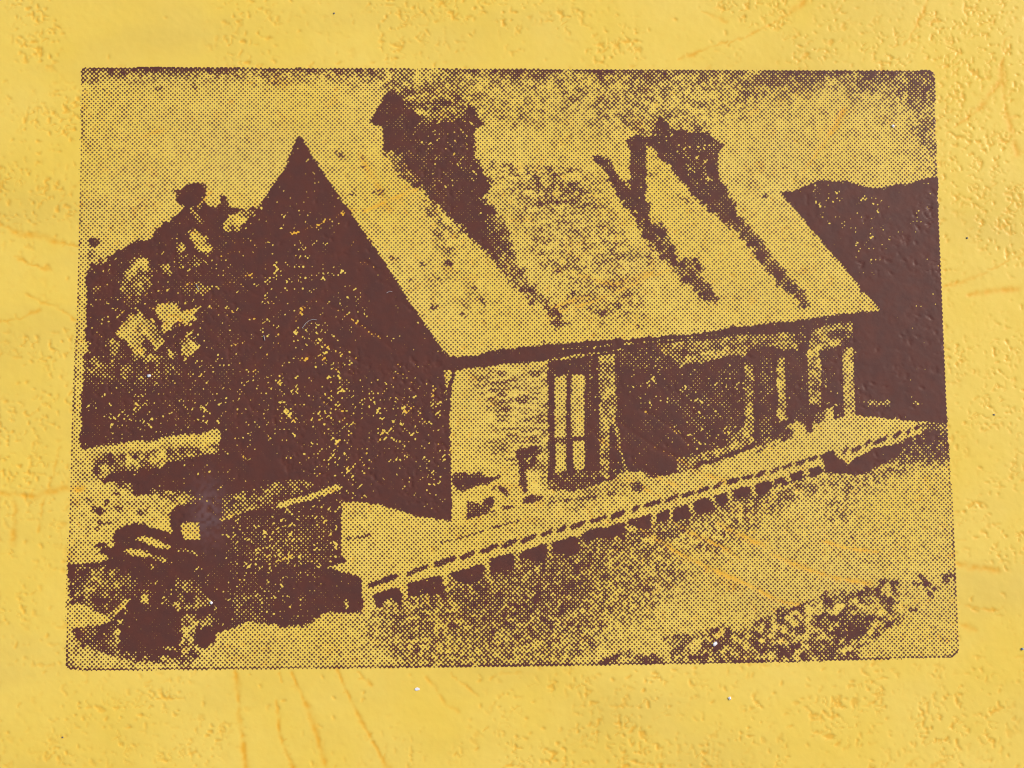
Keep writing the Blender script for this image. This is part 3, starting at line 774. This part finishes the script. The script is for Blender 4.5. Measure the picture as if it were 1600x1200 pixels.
def sample(a, u, v_):
    u = np.clip(u - X0, 0, NX - 1.01)
    v_ = np.clip(v_ - Y0, 0, NY - 1.01)
    iu, iv = u.astype(int), v_.astype(int)
    fu, fv = u - iu, v_ - iv
    return ((a[iv, iu] * (1 - fu) + a[iv, iu + 1] * fu) * (1 - fv) + (a[iv + 1, iu] * (1 - fu) + a[iv + 1, iu + 1] * fu) * fv)


pu, pv = to_draw(gx, gy)
gT = sample(T, pu, pv)
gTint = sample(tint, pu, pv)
gSheen = sample(haze_spot, pu, pv)
edge = np.clip(np.minimum.reduce([gx - GX[0], GX[-1] - gx, gy - GY[0], GY[-1] - gy]) / .004, 0, 1)
TOP = 0.0
gz = TOP + sample(relief, pu, pv) / 12950.0 * edge
nyg, nxg = gx.shape
dzx = np.gradient(gz, STEP, axis=1)
dzy = np.gradient(gz, STEP, axis=0)
nrm = np.stack([-dzx, -dzy, np.ones_like(gz)], -1)
nrm /= np.linalg.norm(nrm, axis=-1, keepdims=True)
cu, cv = to_draw((gx[:-1, :-1] + gx[1:, 1:]) / 2, (gy[:-1, :-1] + gy[1:, 1:]) / 2)
qr = rid[np.clip((cv - Y0).astype(int), 0, NY - 1), np.clip((cu - X0).astype(int), 0, NX - 1)]
idx = np.arange(nyg * nxg).reshape(nyg, nxg)
quads = np.stack([idx[:-1, :-1], idx[:-1, 1:], idx[1:, 1:], idx[1:, :-1]], -1).reshape(-1, 4)
qr = qr.ravel()
VCO = np.stack([gx, gy, gz], -1).reshape(-1, 3)
VN = nrm.reshape(-1, 3)
VA = {'ink_tone': gT.ravel(), 'orange_tint': gTint.ravel(), 'scuff_sheen': gSheen.ravel()}


def build_mesh(name, co, faces, normals=None, attrs=None, mat=None, smooth=True):
    me = bpy.data.meshes.new(name)
    me.vertices.add(len(co))
    me.vertices.foreach_set('co', np.ascontiguousarray(co, np.float32).ravel())
    nf, k = faces.shape
    me.loops.add(nf * k)
    me.loops.foreach_set('vertex_index', np.ascontiguousarray(faces, np.int32).ravel())
    me.polygons.add(nf)
    me.polygons.foreach_set('loop_start', np.arange(0, nf * k, k, dtype=np.int32))
    me.update(calc_edges=True)
    if smooth:
        me.polygons.foreach_set('use_smooth', np.ones(nf, bool))
    for an_, av in (attrs or {}).items():
        at = me.attributes.new(an_, 'FLOAT', 'POINT')
        at.data.foreach_set('value', np.ascontiguousarray(av, np.float32))
    if normals is not None:
        me.normals_split_custom_set_from_vertices(np.ascontiguousarray(normals, np.float32))
    if mat:
        me.materials.append(mat)
    return me


# ------------------------------------------------------------------ materials
def nodes_of(m):
    m.use_nodes = True
    t = m.node_tree
    t.nodes.clear()
    o = t.nodes.new('ShaderNodeOutputMaterial')
    b = t.nodes.new('ShaderNodeBsdfPrincipled')
    t.links.new(b.outputs[0], o.inputs[0])
    return t, b


class NT:
    def __init__(self, t):
        self.t = t

    def n(self, typ, **kw):
        x = self.t.nodes.new(typ)
        for k, v_ in kw.items():
            setattr(x, k, v_)
        return x

    def put(self, sock, v_):
        if isinstance(v_, bpy.types.NodeSocket):
            self.t.links.new(v_, sock)
        else:
            sock.default_value = v_

    def m(self, op, a, b=0.0, c=None):
        x = self.n('ShaderNodeMath', operation=op)
        self.put(x.inputs[0], a)
        self.put(x.inputs[1], b)
        if c is not None:
            self.put(x.inputs[2], c)
        return x.outputs[0]

    def mix(self, f, a, b):
        x = self.n('ShaderNodeMix', data_type='RGBA')
        self.put(x.inputs[0], f)
        self.put(x.inputs[6], a)
        self.put(x.inputs[7], b)
        return x.outputs[2]

    def noise(self, vec, scale, detail=2.0):
        x = self.n('ShaderNodeTexNoise')
        self.put(x.inputs['Vector'], vec)
        x.inputs['Scale'].default_value = scale
        x.inputs['Detail'].default_value = detail
        return x.outputs['Fac']

    def ramp(self, f, a0, a1, b0=0.0, b1=1.0, smooth=False):
        x = self.n('ShaderNodeMapRange', interpolation_type='SMOOTHSTEP' if smooth else 'LINEAR')
        self.put(x.inputs[0], f)
        for i, v_ in enumerate((a0, a1, b0, b1)):
            self.put(x.inputs[i + 1], v_)
        return x.outputs[0]


YELLOW = (0.80, 0.568, 0.084, 1)
PALE = (0.82, 0.602, 0.118, 1)
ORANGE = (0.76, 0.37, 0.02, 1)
INK = (0.112, 0.035, 0.023, 1)
INK2 = (0.094, 0.034, 0.025, 1)
PITCH = 0.000265
mat = bpy.data.materials.new('printed_leatherette')
t, bs = nodes_of(mat)
g = NT(t)
oc = g.n('ShaderNodeTexCoord').outputs['Object']
sep = g.n('ShaderNodeSeparateXYZ')
g.put(sep.inputs[0], oc)
jx = g.m('MULTIPLY', g.m('SUBTRACT', g.noise(oc, 2600, 1), .5), .00011)
jy = g.m('MULTIPLY', g.m('SUBTRACT', g.noise(oc, 2300, 1), .5), .00011)
ux = g.m('ADD', sep.outputs[0], jx)
uy = g.m('ADD', sep.outputs[1], jy)
cxn = g.m('COSINE', g.m('MULTIPLY', ux, math.pi / PITCH))
cyn = g.m('COSINE', g.m('MULTIPLY', uy, math.pi / PITCH))
spot = g.m('MULTIPLY_ADD', g.m('MULTIPLY', cxn, cyn), .5, .5)
ton = g.n('ShaderNodeAttribute', attribute_name='ink_tone').outputs['Fac']
orange_fac = g.n('ShaderNodeAttribute', attribute_name='orange_tint').outputs['Fac']
sheen = g.n('ShaderNodeAttribute', attribute_name='scuff_sheen').outputs['Fac']
rough_spot = g.m('MULTIPLY', g.m('SUBTRACT', g.noise(oc, 4200, 2), .5), .22)
val = g.m('ADD', g.m('ADD', spot, rough_spot), ton)
ink = g.ramp(val, .95, 1.05, 0, 1, True)
ink = g.m('MULTIPLY', ink, g.m('GREATER_THAN', ton, .03))
mott = g.ramp(g.noise(oc, 70, 3), .35, .7)
ye = g.mix(mott, YELLOW, PALE)
fine = g.ramp(g.noise(oc, 900, 3), .3, .75, 0, .16)
ye = g.mix(fine, ye, (0.80, 0.47, 0.06, 1))
mp2 = g.n('ShaderNodeMapping')
g.put(mp2.inputs[0], oc)
mp2.inputs['Scale'].default_value = (1, 2.4, 1)
ye = g.mix(g.ramp(g.noise(mp2.outputs[0], 38, 4), .48, .72, 0, .42), ye, (0.64, 0.455, 0.10, 1))
ye = g.mix(g.m('MULTIPLY', orange_fac, .85), ye, ORANGE)
ik = g.mix(g.ramp(g.noise(oc, 500, 3), .35, .65), INK, INK2)
ik = g.mix(g.m('MULTIPLY', orange_fac, .5), ik, (.13, .035, .02, 1))
ik = g.mix(g.m('MULTIPLY', sheen, .45), ik, (.22, .15, .16, 1))  # scuff's sheen mixed into the ink colour
g.put(bs.inputs['Base Color'], g.mix(ink, ye, ik))
g.put(bs.inputs['Roughness'], g.ramp(ink, 0, 1, .38, .40))
bs.inputs['Specular IOR Level'].default_value = .32
bm_ = g.n('ShaderNodeBump')
bm_.inputs['Strength'].default_value = .5
bm_.inputs['Distance'].default_value = .00003
hgt = g.m('ADD', g.noise(oc, 1500, 3), g.m('MULTIPLY', ink, .12))
g.put(bm_.inputs['Height'], hgt)
t.links.new(bm_.outputs[0], bs.inputs['Normal'])


def plain(name, col, rough=.5, col2=None, scale=3000):
    m = bpy.data.materials.new(name)
    t_, b_ = nodes_of(m)
    h = NT(t_)
    oc_ = h.n('ShaderNodeTexCoord').outputs['Object']
    h.put(b_.inputs['Base Color'], h.mix(h.ramp(h.noise(oc_, scale, 3), .3, .7), col, col2 or col))
    b_.inputs['Roughness'].default_value = rough
    return m


# ------------------------------------------------------------------ table under the cover
wood = bpy.data.materials.new('table_wood')
t, bs = nodes_of(wood)
g = NT(t)
oc = g.n('ShaderNodeTexCoord').outputs['Object']
mp = g.n('ShaderNodeMapping')
g.put(mp.inputs[0], oc)
mp.inputs['Scale'].default_value = (3, 40, 40)
nzw = g.noise(mp.outputs[0], 4, 6)
g.put(bs.inputs['Base Color'], g.mix(g.ramp(nzw, .3, .7), (.20, .11, .055, 1), (.30, .18, .095, 1)))
bs.inputs['Roughness'].default_value = .5
TH = 0.0028
tm = build_mesh('table_top', np.array([[-.6, -.45, -TH], [.6, -.45, -TH], [.6, .45, -TH], [-.6, .45, -TH],
                                       [-.6, -.45, -TH - .03], [.6, -.45, -TH - .03], [.6, .45, -TH - .03], [-.6, .45, -TH - .03]]),
                np.array([[0, 1, 2, 3], [7, 6, 5, 4], [0, 4, 5, 1], [1, 5, 6, 2], [2, 6, 7, 3], [3, 7, 4, 0]]), mat=wood, smooth=False)
to = bpy.data.objects.new('table_top', tm)
to['kind'] = 'structure'
COL.objects.link(to)

# ------------------------------------------------------------------ the cover and its parts
root = bpy.data.objects.new('book_cover', None)
root.empty_display_size = .02
root['label'] = 'yellow embossed leatherette cover printed in brown with a gabled house'
root['category'] = 'book cover'
root.location = (0, 0, 0)
COL.objects.link(root)

OBJ = {}
for i, (name, par, label) in enumerate(REG):
    f = quads[qr == i]
    if len(f) == 0:
        continue
    uniq, inv = np.unique(f.ravel(), return_inverse=True)
    co, nn = VCO[uniq], VN[uniq]
    at = {k: v_[uniq] for k, v_ in VA.items()}
    fc = inv.reshape(-1, 4)
    if i == R_MARGIN:
        # the cover goes on beyond the fine grid: plain border and turned edges down to the table
        x0, x1, y0, y1 = GX[0], GX[-1], GY[0], GY[-1]
        ax, bx, ay, by = -.105, .105, -.080, .068
        r = .0006
        extra = []
        ring = lambda a, b, c, d_, z: [(a, c, z), (b, c, z), (b, d_, z), (a, d_, z)]
        extra += ring(x0, x1, y0, y1, 0) + ring(ax + r, bx - r, ay + r, by - r, 0) + ring(ax, bx, ay, by, -r) + ring(ax, bx, ay, by, -TH)
        base_i = len(co)
        fe = []
        for lv in range(3):
            for k in range(4):
                k2 = (k + 1) % 4
                fe.append([base_i + lv * 4 + k, base_i + lv * 4 + 4 + k, base_i + lv * 4 + 4 + k2, base_i + lv * 4 + k2])
        co = np.concatenate([co, np.array(extra)])
        en = []
        for lv in range(4):
            for (a, b) in ((-1, -1), (1, -1), (1, 1), (-1, 1)):
                en.append((0, 0, 1) if lv < 2 else (a * .7, b * .7, .1))
        nn = np.concatenate([nn, np.array(en, float)])
        for k in at:
            at[k] = np.concatenate([at[k], np.zeros(16)])
        fc = np.concatenate([fc, np.array(fe)])
    me = build_mesh(name, co, fc, nn, at, mat)
    o = bpy.data.objects.new(name, me)
    if label:
        o['label'] = label
    o.parent = root if par is None else OBJ[par]
    COL.objects.link(o)
    OBJ[i] = o

# ------------------------------------------------------------------ dust and lint lying on the cover
M_WHITE = plain('white_dust', (.85, .85, .87, 1), .6, (.7, .7, .75, 1))
M_DARK = plain('dark_grit', (.13, .12, .11, 1), .6, (.18, .16, .13, 1))
M_LINT = plain('grey_lint', (.5, .46, .46, 1), .7, (.38, .34, .34, 1))
M_BLUE = plain('blue_grit', (.12, .20, .30, 1), .6, (.2, .25, .3, 1))


def speck(u, v_, r, m, label, seed, squash=.6, group=None, stretch=1.0, ang=0.0):
    import bmesh
    b = bmesh.new()
    bmesh.ops.create_icosphere(b, subdivisions=2, radius=1.0)
    rr = np.random.RandomState(seed)
    rad = r / 12950.0
    ca, sa = math.cos(ang), math.sin(ang)
    for vt in b.verts:
        k = 1 + rr.uniform(-.28, .28)
        x, y = vt.co.x * rad * k * stretch, vt.co.y * rad * k
        vt.co = Vector((x * ca - y * sa, x * sa + y * ca, vt.co.z * rad * squash * k + rad * squash * .8))
    me = bpy.data.meshes.new('dust_speck')
    b.to_mesh(me)
    b.free()
    me.materials.append(m)
    o = bpy.data.objects.new('dust_speck', me)
    x, y = from_draw(u, v_)
    z = float(sample(relief, np.array([u], float), np.array([v_], float))[0]) / 12950.0
    o.location = (x, y, z)
    o['label'] = label
    o['category'] = 'dust'
    o['group'] = 'dust and grit on the cover'
    COL.objects.link(o)


speck(1395, 197, 2.4, M_WHITE, 'white round dust speck on the dotted sky above the hill', 1)
speck(1117, 1006, 3.2, M_WHITE, 'white flaky dust speck among the dark bushes near the bottom edge', 2, .35, stretch=1.3, ang=.7)
speck(1140, 1091, 2.3, M_WHITE, 'white dust speck on plain yellow below the picture', 3)
speck(330, 942, 2.2, M_WHITE, 'tiny white dust speck on the dark lorry', 4)
speck(233, 587, 2.2, M_WHITE, 'tiny white dust speck on the dark trees', 5, stretch=1.5, ang=.3)
speck(522, 21, 1.4, M_DARK, 'grey grit speck on plain yellow above the picture', 6)
speck(1511, 372, 1.5, M_DARK, 'dark grit speck on plain yellow right of the hill', 7)
speck(98, 1152, 1.3, M_DARK, 'dark grit speck near the lower left corner of the cover', 8)
speck(1553, 648, 1.2, M_DARK, 'dark grit speck right of the picture at platform height', 9, stretch=1.4)
speck(1597, 1014, 2.0, M_BLUE, 'bluish grit speck at the right edge below the bushes', 10)
speck(652, 1077, 2.4, M_WHITE, 'flat whitish smear speck below the picture at left of centre', 11, .2, stretch=1.6)


def fibre(pts, rad, label):
    q = [from_draw(u, v_) for u, v_ in pts]
    co, fc = [], []
    K = 6
    r = rad / 12950.0
    for i, (x, y) in enumerate(q):
        a, b = q[max(i - 1, 0)], q[min(i + 1, len(q) - 1)]
        tx, ty = b[0] - a[0], b[1] - a[1]
        l_ = math.hypot(tx, ty)
        nx_, ny_ = -ty / l_, tx / l_
        z = r * 1.2 + .6 * r * math.sin(i * 1.3) + .3 * r
        for k in range(K):
            c, s_ = math.cos(k * 2 * math.pi / K), math.sin(k * 2 * math.pi / K)
            co.append((x + nx_ * r * c - q[0][0], y + ny_ * r * c - q[0][1], z + r * s_))
    for i in range(len(q) - 1):
        for k in range(K):
            k2 = (k + 1) % K
            fc.append([i * K + k, i * K + k2, (i + 1) * K + k2, (i + 1) * K + k])
    me = build_mesh('lint_fibre', np.array(co), np.array(fc), mat=M_LINT)
    o = bpy.data.objects.new('lint_fibre', me)
    o.location = (q[0][0], q[0][1], 0)
    o['label'] = label
    o['category'] = 'lint'
    o['group'] = 'lint fibres on the dark gable'
    COL.objects.link(o)


fibre([(472, 513), (475, 509), (478, 505), (483, 501), (489, 499), (495, 500)], .34, 'curved pale lint fibre near the middle of the dark gable')
fibre([(412, 524), (413, 528), (414, 532)], .5, 'short white lint fibre on the left part of the dark gable')
fibre([(307, 444), (308, 448), (311, 453)], .5, 'short white lint fibre among the dark trees')
fibre([(604, 458), (609, 455), (613, 456)], .35, 'tiny pale lint fibre near the sloping right edge of the gable')
